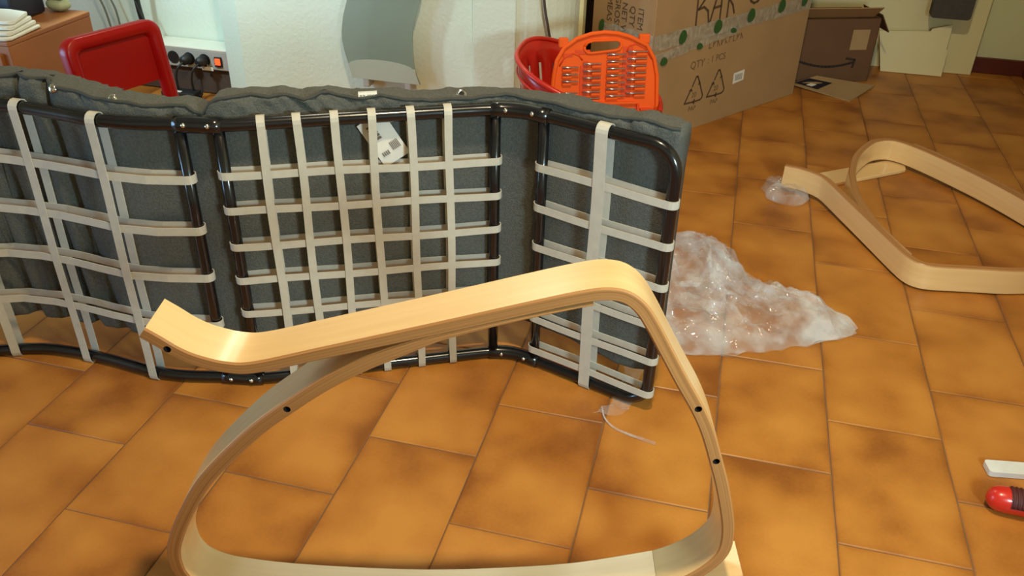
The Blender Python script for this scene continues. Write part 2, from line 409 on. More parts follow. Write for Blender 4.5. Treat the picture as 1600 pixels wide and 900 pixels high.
me_run = strip_mesh('rocker_strip', C_p, C_t, WID)
def rocker_frame(Mx, label):
    e = empty('rocker_side_frame'); e.matrix_world = Mx
    for nm, me in (('armrest_band', me_arm), ('front_leg_band', me_leg), ('rocker_strip', me_run)):
        o = D.objects.new(nm, me); COL.objects.link(o); o.parent = e
    tag(e, label, 'chair frame', 'bentwood rocker sides'); return e
a = math.radians(13); t = Vector((math.cos(a), math.sin(a), 0)); n = Vector((-math.sin(a), math.cos(a), 0)); up = Vector((0, 0, 1))
def frame_mat(sx, zx, wx, org):
    return Matrix(((sx.x, zx.x, wx.x, org[0]), (sx.y, zx.y, wx.y, org[1]), (sx.z, zx.z, wx.z, org[2]), (0, 0, 0, 1)))
rocker_frame(frame_mat(t, up, n, (-.2936, .7366, .0)), 'bent birch plywood rocker side standing upright on the tiles in the foreground')
a2 = math.radians(-49.88); s2 = Vector((math.cos(a2), math.sin(a2), 0)); z2 = Vector((math.sin(a2), -math.cos(a2), 0))
tl_ = .0135 / .75; s2t = (s2 - up * tl_).normalized(); upt = (up + s2 * tl_).normalized()
rocker_frame(frame_mat(s2t, z2, upt, (.764, 2.42, .0006 + .42 * tl_)), 'bent birch plywood rocker side lying flat on the floor beyond the plastic bag')

# loose curved cross rail lying by the second frame
def plank(name, p0, p1, w, th, label, cat):
    p0 = Vector(p0); p1 = Vector(p1); d = (p1 - p0); L = d.length; d.normalize(); nn = Vector((-d.y, d.x, 0))
    bm = bmesh.new(); nseg = 16; rows = []
    for i in range(nseg + 1):
        u = i / nseg; z = 0; wv = w
        if u > .9: wv = w * math.sqrt(max(.05, 1 - ((u - .9) / .1) ** 2 * .9))
        c = p0 + d * L * u
        rows.append([bm.verts.new(c + nn * sgn * wv / 2 + Vector((0, 0, z + hz))) for sgn, hz in ((-1, 0.0005), (1, 0.0005), (1, th), (-1, th))])
    for a_, b_ in zip(rows[:-1], rows[1:]):
        for k in range(4): bm.faces.new((a_[k], a_[(k + 1) % 4], b_[(k + 1) % 4], b_[k]))
    bm.faces.new(rows[0]); bm.faces.new(rows[-1][::-1])
    o = from_bm(name, bm, M_face); mb = o.modifiers.new('bev', 'BEVEL'); mb.width = .002; mb.segments = 2
    return tag(o, label, cat)
plank('cross_rail', (.318, 2.428, 0), (.556, 2.612, 0), .074, .0110, 'pale birch cross rail lying under the front curve of the flat rocker side', 'wooden rail')

# ------------------------------------------------------------------ chair seat frame on its side
plan = [(-1.62, .985), (-1.50, 1.02), (-1.40, 1.055), (-1.305, 1.098), (-1.225, 1.128), (-1.129, 1.134), (-1.05, 1.129), (-.972, 1.121), (-.90, 1.128), (-.834, 1.145), (-.772, 1.158), (-.70, 1.192), (-.60, 1.244), (-.50, 1.296), (-.42, 1.337), (-.367, 1.362), (-.325, 1.369), (-.281, 1.359), (-.20, 1.332), (-.12, 1.305), (-.05, 1.283)]
PL = [Vector((p.x, p.y, 0)) for p in catmull([(x, y, 0) for x, y in plan], 8)]
LEN = [0]
for p, q in zip(PL[:-1], PL[1:]): LEN.append(LEN[-1] + (q - p).length)
def at_len(s):
    if s >= LEN[-1]:
        d = (PL[-1] - PL[-2]).normalized(); return PL[-1] + d * (s - LEN[-1]), d
    if s <= 0:
        d = (PL[1] - PL[0]).normalized(); return PL[0] + d * s, d
    for i in range(len(LEN) - 1):
        if LEN[i + 1] >= s:
            d = (PL[i + 1] - PL[i]); k = (s - LEN[i]) / (LEN[i + 1] - LEN[i]); a_ = PL[max(i - 1, 0)]; b_ = PL[min(i + 2, len(PL) - 1)]
            return PL[i] + d * k, (b_ - a_).normalized()
def len_of_x(x):
    for i in range(len(PL) - 1):
        if PL[i + 1].x >= x: return LEN[i] + (LEN[i + 1] - LEN[i]) * (x - PL[i].x) / (PL[i + 1].x - PL[i].x)
    return LEN[-1]
def plan_pt(s, d=0, z=0):
    p, tg = at_len(s); return p + Vector((-tg.y, tg.x, 0)) * d + Vector((0, 0, z))
SF = empty('chair_seat_frame', (-.57, 1.26, 0))
bpy.context.view_layer.update()
RT = .0108; ZT = .520; ZB = RT
S_end = LEN[-1]; rc = .045
# outer rail: bottom tube, rounded right corner, upright, rounded corner, top tube
path = [plan_pt(s, 0, ZB) for s in [S_end - rc - i * .03 for i in range(int((S_end - rc) / .03), -1, -1)]]
arc = []
for k in range(1, 9):
    an = math.radians(90 * k / 8); arc.append((S_end - rc + rc * math.sin(an), ZB + rc - rc * math.cos(an)))
path += [plan_pt(s, 0, z) for s, z in arc]
path += [plan_pt(S_end, 0, z) for z in (.12, .2, .3, .4)]
path += [plan_pt(s, 0, ZB + ZT - z) for s, z in arc[::-1]]
path += [plan_pt(S_end - rc - i * .03, 0, ZT) for i in range(0, int((S_end - rc) / .03) + 1)]
under(tube('side_rail', path, RT, M_black, None, 12), SF)
xs_cross = dict(back=-.834, seat_l=-.772, seat_r=-.367, leg_l=-.281)
for k, x in xs_cross.items():
    s = len_of_x(x); under(tube('cross_tube', [plan_pt(s, 0, ZB + .004), plan_pt(s, 0, .2), plan_pt(s, 0, .35), plan_pt(s, 0, ZT - .004)], .0098, M_black, None, 10), SF)
for z in (ZB, ZT):   # flattened hinge sleeves between seat and leg rest, and back and seat
    for xa, xb in ((-.375, -.272), (-.840, -.766)):
        sa, sb = len_of_x(xa), len_of_x(xb)
        under(tube('joint_sleeve', [plan_pt(sa + (sb - sa) * i / 6, 0, z) for i in range(7)], .0138, M_black, None, 12), SF)
        for q in (.25, .75):
            p, tg = at_len(sa + (sb - sa) * q); nn = Vector((tg.y, -tg.x, 0))
            bm = bmesh.new(); bmesh.ops.create_uvsphere(bm, u_segments=10, v_segments=6, radius=.0042)
            bmesh.ops.transform(bm, matrix=Matrix.Translation(p + nn * .0125 + Vector((0, 0, z + .003))), verts=bm.verts)
            under(from_bm('rivet', bm, M_chrome, None, True), SF)
def loop_strap(fn, half, wv, thick=.0016, r=.0125, n=7):
    """closed elastic loop: fn(a, d, w) maps (along, depth, across) to space; runs at depth -r and +r around two tubes at +-half"""
    ring = []
    for i in range(13): ring.append((-half + 2 * half * i / 12, -r))
    for i in range(1, n): an = math.pi * i / n; ring.append((half + r * math.sin(an), -r * math.cos(an)))
    for i in range(13): ring.append((half - 2 * half * i / 12, r))
    for i in range(1, n): an = math.pi * i / n; ring.append((-half - r * math.sin(an), r * math.cos(an)))
    N_ = len(ring); v = []; f = []
    for i, (a_, d_) in enumerate(ring):
        a0 = ring[i - 1]; a1 = ring[(i + 1) % N_]; tx, ty = a1[0] - a0[0], a1[1] - a0[1]; l = math.hypot(tx, ty); nx, ny = ty / l, -tx / l
        for q, w_ in ((0, -wv / 2), (0, wv / 2), (thick, wv / 2), (thick, -wv / 2)): v.append(fn(a_ + nx * q, d_ + ny * q, w_))
    for i in range(N_):
        j = (i + 1) % N_
        for k in range(4): f.append((i * 4 + k, i * 4 + (k + 1) % 4, j * 4 + (k + 1) % 4, j * 4 + k))
    return v, f
def vstrap(x, wv, lean=0):
    s0 = len_of_x(x); p, tg = at_len(s0); nn = Vector((-tg.y, tg.x, 0)); zm = (ZT + ZB) / 2; hz = (ZT - ZB) / 2
    def fn(a_, d_, w_): return p + tg * (w_ + lean * a_ + .0012 * math.sin(a_ * 17 + x * 40)) + nn * d_ + Vector((0, 0, zm + a_))
    v, f = loop_strap(fn, hz, wv, r=.0128); under(mesh('elastic_strap', v, f, M_strap, None, False), SF)
def hstrap(xa, xb, z, wv, dz=0):
    sa, sb = len_of_x(xa), len_of_x(xb); sm = (sa + sb) / 2; h = (sb - sa) / 2
    pa, pb = plan_pt(sa), plan_pt(sb); curved = xa < -1
    def fn(a_, d_, w_):
        zz = z + w_ + dz * (a_ / h) + .001 * math.sin(a_ * 23 + z * 50)
        if curved: return plan_pt(sm + a_, d_, zz)
        d = (pb - pa).normalized(); return (pa + pb) / 2 + d * a_ + Vector((-d.y, d.x, 0)) * d_ + Vector((0, 0, zz))
    v, f = loop_strap(fn, h, wv, r=.0112); under(mesh('elastic_strap', v, f, M_strap, None, False), SF)
for x in (-1.275, -1.125, -.970): vstrap(x, .0165)
vstrap(-1.43, .0165)
for x in (-.712, -.661, -.607, -.555, -.497, -.441): vstrap(x, .0135, .0)
vstrap(-.170, .022, -.004)
for z in (.427, .330, .236, .136): hstrap(-1.60, -.834, z, .0150, .0)
for z in (.432, .367, .298, .230, .160, .095): hstrap(-.772, -.367, z, .0135, -.004)
for z in (.428, .350, .272, .192, .115, .042): hstrap(-.281, -.045, z, .0140, -.001)
tag(SF, 'black tubular seat frame with white elastic straps standing on its side', 'chair frame')

# ------------------------------------------------------------------ grey cushion hung on the frame
CU = empty('seat_cushion', (-.57, 1.33, 0)); bpy.context.view_layer.update()
def smoothstep(a_, b_, x): k = min(max((x - a_) / (b_ - a_), 0), 1); return k * k * (3 - 2 * k)
def cushion_section(s, na=56):
    """closed ring of (depth, z) at path length s"""
    x = plan_pt(s).x
    ztop = .557 + .0025 * math.sin(s * 9) + .003 * math.sin(s * 23 + 1)
    if x < -.797: ztop -= .019 * smoothstep(-1.0, -.83, x)
    dip = math.exp(-((x + .797) / .014) ** 2); dip2 = math.exp(-((x + .315) / .035) ** 2)
    ztop -= .017 * smoothstep(-.76, -.42, x)
    ztop -= .020 * dip + .006 * dip2; ztop += .010 * smoothstep(-1.0, -1.15, x) if x < -1 else 0
    ztop += .004 * math.exp(-((x + .02) / .06) ** 2)
    zbot = .078 + .010 * math.sin(s * 5 + 2) - .012 * smoothstep(-.5, -.1, x)
    d0, d1 = .0150, .078 - .012 * dip
    cz, hz = (ztop + zbot) / 2, (ztop - zbot) / 2; cd_, hd = (d0 + d1) / 2, (d1 - d0) / 2
    out = []
    for k in range(na):
        # perimeter walk of a rounded box: superellipse in depth and z
        an = 2 * math.pi * k / na; c, s_ = math.cos(an), math.sin(an)
        e = .34
        dd = cd_ + hd * math.copysign(abs(c) ** e, c); zz = cz + hz * math.copysign(abs(s_) ** .15, s_)
        out.append((dd, zz, c, s_))
    return out
v = []; f = []; nS = 230; na = 72
SA, SB = len_of_x(-1.56), LEN[-1] - .010
for i in range(nS + 1):
    s = SA + (SB - SA) * i / nS; x = plan_pt(s).x
    for (dd, zz, c, s_) in cushion_section(s, na):
        pt = plan_pt(s, dd, zz)
        q = Vector((s * 1.0, zz, dd))
        # folds: vertical pleats on the back part, crumples near the top edge and joints
        fold = .010 * noise.noise(Vector((s * 7, zz * 2.2, dd * 8))) + .005 * noise.noise(Vector((s * 22, zz * 7, 3 + dd * 10)))
        pleat = .020 * smoothstep(-1.0, -1.10, x) * max(0, math.sin(s * 95 + zz * 9 + 2 * noise.noise(Vector((s * 6, zz * 4, 1))))) if x < -1 else 0
        top = smoothstep(.47, .55, zz)
        crumple = top * (.014 * noise.noise(Vector((s * 26, zz * 20, 7))) + .012 * (1 - 2 * abs(noise.noise(Vector((s * 38 + zz * 20, zz * 14, 9))))) ** 2)
        dsp = fold * .9 + crumple + .002
        nvec = plan_pt(s, 1, 0) - plan_pt(s, 0, 0)
        side = -1 if c < 0 else 1
        new_d = dd + side * abs(c) ** .6 * (dsp if side < 0 else dsp * 1.2) + (pleat if side < 0 else 0)
        new_d = max(new_d, .0150)
        puck = math.exp(-((x + .64) / .10) ** 2); new_d += (puck * top * .016 * (1 - 2.2 * abs(noise.noise(Vector((s * 30 + zz * 26, zz * 8, 21)))))) if side < 0 else 0
        new_d = max(new_d, .0150)
        nz = zz + (.55 + .5 * puck) * math.copysign(abs(s_) ** 6, s_) * (.012 * noise.noise(Vector((s * 16, 4, dd * 6))) + .006 * noise.noise(Vector((s * 40, 8, 2))))
        endk = 1 - smoothstep(nS - 5, nS, i) * .18 if i > nS - 6 else 1
        v.append(plan_pt(s, .046 + (new_d - .046) * endk, .315 + (nz - .315) * (1 - (1 - endk) * .12)))
for i in range(nS):
    for k in range(na): f.append((i * na + k, (i + 1) * na + k, (i + 1) * na + (k + 1) % na, i * na + (k + 1) % na))
f.append(tuple(range(na))); f.append(tuple(nS * na + k for k in range(na))[::-1])
me = D.meshes.new('pad'); me.from_pydata([tuple(q) for q in v], [], f); me.update()
bm = bmesh.new(); bm.from_mesh(me); bmesh.ops.recalc_face_normals(bm, faces=bm.faces); bm.to_mesh(me); bm.free()
pad = link('pad', me, None, M_fabric, True); under(pad, CU)
# index of the front upper corner of the ring, where the piping runs
pip = []
for i in range(nS + 1):
    ring_ = v[i * na:(i + 1) * na]; c0 = plan_pt(SA + (SB - SA) * i / nS); nn_ = plan_pt(SA + (SB - SA) * i / nS, 1) - c0
    q = max(ring_, key=lambda w_: w_.z - .55 * (w_ - c0).dot(nn_)); pip.append(q + Vector((0, 0, .0012)) - nn_ * .0012)
for _ in range(2): pip = [pip[0]] + [(pip[i - 1] + pip[i] * 2 + pip[i + 1]) / 4 for i in range(1, len(pip) - 1)] + [pip[-1]]
under(tube('piping', pip[::2], .0032, M_piping, None, 8), CU)
def on_front(x, z, out=.0):
    s = len_of_x(x); i = round((s - SA) / (SB - SA) * nS); best = None
    for k in range(na // 4, na * 3 // 4):
        q = v[i * na + k]
        if best is None or abs(q.z - z) < abs(best.z - z): best = q
    p, tg = at_len(s); nn = Vector((tg.y, -tg.x, 0)); return best + nn * out, tg, nn
def ring_mesh(name, x, z, r, m, hole=True):
    p, tg, nn = on_front(x, z, .013 if hole else .004); nn = (nn + Vector((0, 0, .5))).normalized(); bi = nn.cross(tg).normalized()
    vv = []; ff = []; N_ = 16; prof = [(r * .45, -.001), (r * .55, .0015), (r * .78, .0024), (r, .0008), (r, -.002)] if hole else [(.0003, .0030), (r * .5, .0027), (r * .8, .0018), (r, -.001)]
    for k in range(N_):
        an = 2 * math.pi * k / N_
        for (rr, h) in prof: vv.append(p + (tg * math.cos(an) + bi * math.sin(an)) * rr + nn * h)
    L = len(prof)
    for k in range(N_):
        for j in range(L - 1): ff.append((k * L + j, ((k + 1) % N_) * L + j, ((k + 1) % N_) * L + j + 1, k * L + j + 1))
    return under(mesh(name, vv, ff, M_chrome, None, True), CU)
for x, z_ in ((-1.060, .556), (-.945, .549)): ring_mesh('snap_button', x, z_, .0078, M_chrome, False)
ey = ring_mesh('eyelet', -.415, .538, .0092, M_chrome); 
p, tg, nn = on_front(-.415, .538, .0132); nn = (nn + Vector((0, 0, .5))).normalized(); bi = nn.cross(tg).normalized()
under(mesh('eyelet_shade_disc', [p + (tg * math.cos(2 * math.pi * k / 12) + bi * math.sin(2 * math.pi * k / 12)) * .0042 for k in range(12)], [tuple(range(12))], M_hole), CU)  # flat disc; its dark colour stands for the shade in the eyelet
# small woven brand tag at the top edge and a printed swing label behind the straps
def tag_sheet(name, c, tg, upv, w, h, m, parent, th=.0006):
    nn = tg.cross(upv).normalized(); vv = []
    for k in range(7):
        q = -h / 2 + h * k / 6; bend = .0022 * math.sin(k * .8)
        for sx in (-w / 2, w / 2):
            for th_ in (0, th): vv.append(c + tg * sx + upv * q + nn * (bend + th_))
    ff = []
    for k in range(6):
        a_ = k * 4; b_ = a_ + 4
        ff += [(a_, a_ + 2, b_ + 2, b_), (a_ + 1, b_ + 1, b_ + 3, a_ + 3), (a_, b_, b_ + 1, a_ + 1), (a_ + 2, a_ + 3, b_ + 3, b_ + 2)]
    ff += [(0, 1, 3, 2), (24, 26, 27, 25)]
    return under(mesh(name, vv, ff, m, None), CU)
p, tg, nn = on_front(-.556, .545, .006)
wt = tag_sheet('woven_tag', p + Vector((0, 0, .004)), tg, (Vector((0, 0, 1)) + nn * .35).normalized(), .031, .011, M_paper, CU)
upv = (Vector((0, 0, 1)) + nn * .35).normalized(); no = tg.cross(upv).normalized()
for q in (-.011, -.006, .001, .005, .010):
    c_ = p + Vector((0, 0, .004)) + tg * q + no * .0034
    sub(mesh('tag_print', [c_ - tg * .0016 - upv * .0022, c_ + tg * .0016 - upv * .0022, c_ + tg * .0016 + upv * .0022, c_ - tg * .0016 + upv * .0022], [(0, 1, 2, 3)], M_greyp), wt)
p, tg, nn = on_front(-.538, .474, .002)
an = math.radians(30); e1 = tg * math.cos(an) + Vector((0, 0, math.sin(an))); e2 = Vector((0, 0, math.cos(an))) - tg * math.sin(an)
cc = p + nn * .005 + tg * .0
no = e1.cross(e2).normalized()
sl = tag_sheet('printed_label', cc, e1, e2, .050, .088, M_paper, CU)
Mt = frame_mat(e1, e2, no, cc + no * .0042)
def label_block(x0, y0, x1, y1):
    vv = [cc + e1 * a_ + e2 * b_ + no * .0040 for a_, b_ in ((x0, y0), (x1, y0), (x1, y1), (x0, y1))]
    return sub(mesh('label_print', vv, [(0, 1, 2, 3)], M_inkg), sl)
for row in range(5):
    label_block(-.014, .006 + row * .0062, .000, .010 + row * .0062)
for q in range(6): label_block(.004 + q * .0027, -.024, .0054 + q * .0027, -.008)
for q in range(4): label_block(-.016 + q * .0035, -.026, -.014 + q * .0035, -.018)
tag(CU, 'long dark grey fabric seat cushion hung behind the strapped frame', 'cushion')

# ------------------------------------------------------------------ big cardboard box
CB = Vector((-.213, 2.543, 0)); dB = Vector((.585, .811, 0)).normalized(); lB = Vector((-dB.y, dB.x, 0)); BH = .64; BL = .795; BWd = .252
BX = empty('cardboard_box', CB); bpy.context.view_layer.update()
cb = CB + dB * BL / 2 + lB * BWd / 2
Mb = frame_mat(dB, lB, up, cb + Vector((0, 0, 0)))
def bpart(name, c, s, m, bevel=.0015):
    bm = bmesh.new(); bm_box(bm, c, s, bevel); bmesh.ops.transform(bm, matrix=Mb, verts=bm.verts); return under(from_bm(name, bm, m), BX)
th = .006
bpart('side_panel', (0, -BWd / 2 + th / 2, BH / 2), (BL, th, BH), M_card)
bpart('side_panel', (0, BWd / 2 - th / 2, BH / 2), (BL, th, BH), M_card)
bpart('end_panel', (-BL / 2 + th / 2, 0, BH / 2), (th, BWd - 2 * th, BH), M_card)
bpart('end_panel', (BL / 2 - th / 2, 0, BH / 2), (th, BWd - 2 * th, BH), M_card)
bpart('bottom_panel', (0, 0, th / 2), (BL - 2 * th, BWd - 2 * th, th), M_card)
bpart('top_flap', (0, -BWd / 4, BH + th / 2), (BL, BWd / 2 - .002, th), M_card)
bpart('top_flap', (0, BWd / 4, BH + th / 2), (BL, BWd / 2 - .002, th), M_card)
def FR(u, z): return CB + dB * u + Vector((0, 0, z)), -lB          # long face
def FL(u, z): return CB + lB * u + Vector((0, 0, z)), -dB          # short end face
def face_text(s, size, m, u, z, face, rot=0):
    if face == 'R': ax, org, nr = dB, CB + dB * u, -lB
    else: ax, org, nr = -lB, CB + lB * u, -dB
    e1 = ax; e2 = up
    if rot: e1, e2 = -up, ax
    M_ = frame_mat(e1, e2, e1.cross(e2), org + Vector((0, 0, z)) + nr * .0009)
    o = text_mesh('printed_text', s, size, m, None, M_, .0002); return under(o, BX)
# end face print, turned a quarter
for s, u_, z_ in (('ITEM NO', .066, .408), ('QTY', .099, .408), ('NET W', .131, .412), ('GROSS', .160, .424), ('MEAS', .192, .416)):
    face_text(s, .030, M_prn, u_, z_, 'L', 1)
# marker lettering on the long face: letters run on above the tape
def arcp(cx, cz, rx, rz, a0, a1, n_=8): return [(cx + rx * math.cos(math.radians(a0 + (a1 - a0) * k / n_)), cz + rz * math.sin(math.radians(a0 + (a1 - a0) * k / n_))) for k in range(n_ + 1)]
letters = [[(.186, .340), (.180, .470)], [(.250, .465), (.225, .425), (.190, .388)], [(.190, .388), (.215, .392), (.236, .378), (.246, .342)],
           [(.252, .340), (.268, .400), (.290, .465)], [(.290, .465), (.297, .395), (.300, .335)], [(.262, .382), (.300, .384)],
           [(.334, .345), (.330, .455)], [(.330, .455), (.358, .450), (.366, .428), (.356, .405), (.334, .398)], [(.336, .398), (.356, .378), (.368, .352)],
           arcp(.470, .420, .040, .052, 40, 320, 10)]
for ls in (letters[0:3], letters[3:6], letters[6:9], letters[9:]): under(strokes('marker_letter', ls, .0075, M_prn, None, FR), BX)
for k in range(9): under(strokes('faded_print', [[(.268 + k * .0195, .258 + k * .0006), (.268 + k * .0195, .276 + k * .0006)], [(.268 + k * .0195, .258 + k * .0006 + (k % 3) * .008), (.279 + k * .0195, .258 + k * .0006 + (k % 2) * .017)]], .0035, M_prnl, None, FR), BX)
face_text('QTY', .034, M_prnl, .186, .206, 'R'); face_text(': 1 PCS', .030, M_prnl, .270, .210, 'R')
for (u0_, tx) in ((.225, 'PAP'), (.334, 'PAP')):
    tri = [[(u0_ - .044, .096), (u0_ - .020, .139)], [(u0_ - .015, .147), (u0_ - .001, .176), (u0_ + .006, .176), (u0_ + .020, .152)], [(u0_ + .023, .145), (u0_ + .042, .108), (u0_ + .040, .099), (u0_ + .032, .094), (u0_ + .002, .094)], [(u0_ - .004, .094), (u0_ - .044, .096)],
           [(u0_ - .026, .134), (u0_ - .019, .140), (u0_ - .015, .132)], [(u0_ + .016, .158), (u0_ + .022, .150), (u0_ + .014, .149)], [(u0_ + .004, .100), (u0_ - .003, .094), (u0_ + .004, .088)]]
    under(strokes('recycling_triangle', tri, .0055, M_prn, None, FR), BX)
    face_text('20', .024, M_prnl, u0_ - .014, .110, 'R'); face_text(tx, .022, M_prnl, u0_ - .022, .066, 'R')
def face_patch(name, quad, m, d=.0008, face=FR):
    vv = [face(*q)[0] + face(*q)[1] * d for q in quad]
    return under(mesh(name, vv, [tuple(range(len(vv)))], m), BX)
bl_ = face_patch('barcode_label', [(.418, .113), (.475, .117), (.474, .153), (.417, .149)], M_paper, .0010)
for k in range(7): sub(face_patch('barcode_bar', [(.428 + k * .0055, .122), (.4305 + k * .0055, .122), (.4305 + k * .0055, .143), (.428 + k * .0055, .143)], M_inkg, .0014), bl_)
# clear tape with green leaf marks: two overlapping runs and a crumpled end round the corner
M_tape = mat('clear_parcel_tape', (.72, .68, .56), .15, .55, 70, coat=.6, alpha=.42)  # pale mottling puts the crinkle highlights into the tape's colour
def tape(pts, w, lift=.0018):
    vv = []; ff = []
    for i, (u_, z_) in enumerate(pts):
        for sg in (-1, 1):
            wob = .004 * noise.noise(Vector((u_ * 30, sg * 5, z_ * 9)))
            p_, n_ = FR(u_, z_ + sg * w / 2 + wob); vv.append(p_ + n_ * (lift + .0012 * abs(noise.noise(Vector((u_ * 60, z_ * 20, sg))))))
    for i in range(len(pts) - 1): ff.append((2 * i, 2 * i + 2, 2 * i + 3, 2 * i + 1))
    return under(mesh('parcel_tape', vv, ff, M_tape, None), BX)
tp1 = tape([(.001 + .793 * k / 50, .316 + .010 * k / 50) for k in range(51)], .046)
tp2 = tape([(.002 + .40 * k / 24, .268 + .030 * k / 24) for k in range(25)], .028, .0026)
vv = []; ff = []
for k in range(21):
    u_ = .215 * k / 20
    for sg in (-1, 1):
        p_, n_ = FL(u_, .316 + .004 * math.sin(k) + sg * .023); vv.append(p_ + n_ * (.0018 + .0015 * abs(math.sin(k * 1.7))))
for k in range(20): ff.append((2 * k, 2 * k + 1, 2 * k + 3, 2 * k + 2))
tp3 = under(mesh('parcel_tape', vv, ff, M_tape), BX)
def leaf(u_, z_, ru, rz, face=FR, rot=15, d=.0042):
    ca, sa = math.cos(math.radians(rot)), math.sin(math.radians(rot)); pts = []
    for k in range(14):
        an = 2 * math.pi * k / 14; a_, b_ = ru * math.cos(an), rz * math.sin(an) * (1 - .15 * math.cos(an)); pts.append((u_ + a_ * ca + b_ * sa, z_ - a_ * sa + b_ * ca))
    return face_patch('leaf_mark', pts, M_green, d, face)
for u_, z_, ru, rz in ((.130, .316, .017, .021), (.294, .322, .019, .021), (.459, .331, .019, .022), (.621, .337, .019, .022), (.750, .336, .016, .018), (.055, .256, .016, .013), (.216, .274, .015, .010), (.376, .297, .016, .008)):
    sub(leaf(u_, z_, ru, rz), tp1 if z_ > .31 else tp2)
sub(leaf(.209, .326, .011, .021, FL, -10), tp3)
tag(BX, 'large brown cardboard box with recycling triangles and leaf-marked tape', 'box')

# ------------------------------------------------------------------ red basket with orange drill-bit case
BK = empty('red_basket', (-.325, 2.205, 0)); bpy.context.view_layer.update()
def bk_pt(an, k, inset=0):
    """k 0 bottom .. 1 rim"""
    rx = (.138 + .052 * k) - inset; ry = (.120 + .048 * k) - inset
    c, s = math.cos(an), math.sin(an); e = .75
    x = rx * math.copysign(abs(c) ** e, c); y = ry * math.copysign(abs(s) ** e, s)
    z = .004 + k * .303 + k * (.03 * y - .36 * x)
    return Vector((-.338 + x, 2.205 + y, z))
vv = []; ff = []; NA = 72; NK = 12
for k in range(NK + 1):
    for j in range(NA): vv.append(bk_pt(2 * math.pi * j / NA, k / NK))
for k in range(NK):
    for j in range(NA):
        # slots: two rows of upright openings all the way round
        if k in (3, 4, 5, 7, 8, 9) and j % 4 in (1,): continue
        ff.append((k * NA + j, k * NA + (j + 1) % NA, (k + 1) * NA + (j + 1) % NA, (k + 1) * NA + j))
ff.append(tuple(range(NA))[::-1])
o = mesh('basket_body', vv, ff, M_redb, None, True); sd = o.modifiers.new('s', 'SOLIDIFY'); sd.thickness = .004; under(o, BK)
rim = [bk_pt(2 * math.pi * j / 64, 1.0) for j in range(65)]
under(tube('rim', rim, .0065, M_redb, None, 8), BK)
under(tube('rim', [bk_pt(2 * math.pi * j / 64, .9, -.004) for j in range(65)], .003, M_redb, None, 6), BK)
tag(BK, 'bright red slotted plastic basket behind the grey cushion', 'basket')

ca = math.radians(22); cu = Vector((math.cos(ca), math.sin(ca), 0)); cn = Vector((-math.sin(ca), math.cos(ca), 0))
lean = math.radians(7); cv = Vector((0, 0, 1)) * math.cos(lean) + cn * math.sin(lean); cw = cu.cross(cv)   # cw faces the viewer
KS = empty('drill_bit_case', (-.30, 2.165, .11)); bpy.context.view_layer.update()
Mk = frame_mat(cu, cv, cw, Vector((-.30, 2.20, .36)) - cv * .36 / math.cos(lean) * 1.0)
def K(u_, v_, w_=0): return Mk @ Vector((u_, v_, w_))
outl = [(-.085, .125), (-.115, .15), (-.138, .22), (-.139, .27), (-.134, .33), (-.127, .366), (-.108, .398), (-.076, .420), (-.040, .431), (-.005, .4345), (.030, .4315), (.062, .4225), (.108, .401), (.130, .366), (.141, .322), (.146, .245), (.142, .21), (.115, .15), (.085, .125)]
hole = [(-.056, .400), (-.048, .410), (-.034, .414), (.028, .415), (.038, .411), (.041, .402), (.036, .392), (.026, .389), (-.036, .383), (-.048, .384), (-.055, .391)]
under(prism('case_tray', outl, .016, M_orange, None, Mk @ Matrix.Translation((0, 0, -.022)), holes=[hole]), KS)
# raised outer rim and handle border
def kb(name, pts, r, m=M_orange, closed=False, w_=-.004):
    pp = [K(a_, b_, w_) for a_, b_ in pts]
    if closed: pp.append(pp[0])
    return under(tube(name, pp, r, m, None, 8), KS)
kb('case_rim', outl, .0055, M_orange)
kb('handle_border', hole, .0035, M_orange, True)
kb('moulded_ridge', [(-.120, .352), (-.108, .372), (-.086, .384), (-.070, .378), (-.060, .366)], .0022, M_orange_shade, w_=-.0055)
kb('moulded_ridge', [(.055, .384), (.062, .400), (.080, .405), (.105, .392), (.124, .366)], .0022, M_orange_shade, w_=-.0055)
def kbox(name, u0_, v0_, u1_, v1_, w0, w1, m, bev=.0012):
    bm = bmesh.new(); bm_box(bm, ((u0_ + u1_) / 2, (v0_ + v1_) / 2, (w0 + w1) / 2), (abs(u1_ - u0_), abs(v1_ - v0_), w1 - w0), bev)
    bmesh.ops.transform(bm, matrix=Mk, verts=bm.verts); return under(from_bm(name, bm, m), KS)
kbox('hinge_tab', -.122, .398, -.098, .422, -.020, -.004, M_orange, .003)
kbox('hinge_tab', .088, .405, .116, .428, -.020, -.004, M_orange, .003)
kbox('bit_bay', -.066, .352, -.052, .260, -.0065, -.0052, M_orange_shade)  # thin slabs; their deeper colour carries the shade of recesses
kbox('bit_bay', -.032 - .026, .364, -.046, .240, -.0065, -.0048, M_orange_shade)
kbox('bit_bay', .046, .398, .072, .268, -.0065, -.0050, M_orange_shade)
kbox('label_slot', -.112, .374, -.086, .383, -.0065, -.0046, M_orange_shade)
kbox('label_slot', -.080, .380, -.040, .392, -.0065, -.0046, M_orange_shade)
kbox('lower_ledge', -.06, .250, .088, .257, -.006, .003, M_orange)
kbox('lower_ledge', .090, .175, .097, .250, -.006, .002, M_orange_shade)
kbox('lower_ledge', .100, .232, .132, .238, -.006, .002, M_orange_shade)
tag(KS, 'open orange case of drill bits with a carrying handle standing in the basket', 'tool case')
cols = [(-.113, -.070, [.349, .331, .313, .283]), (-.058, -.010, [.357, .339, .321, .303, .285, .268]), (.004, .055, [.380, .362, .344, .326, .308, .291, .273]), (.058, .111, [.386, .368, .350, .332, .315, .297, .279])]
bit_me = None
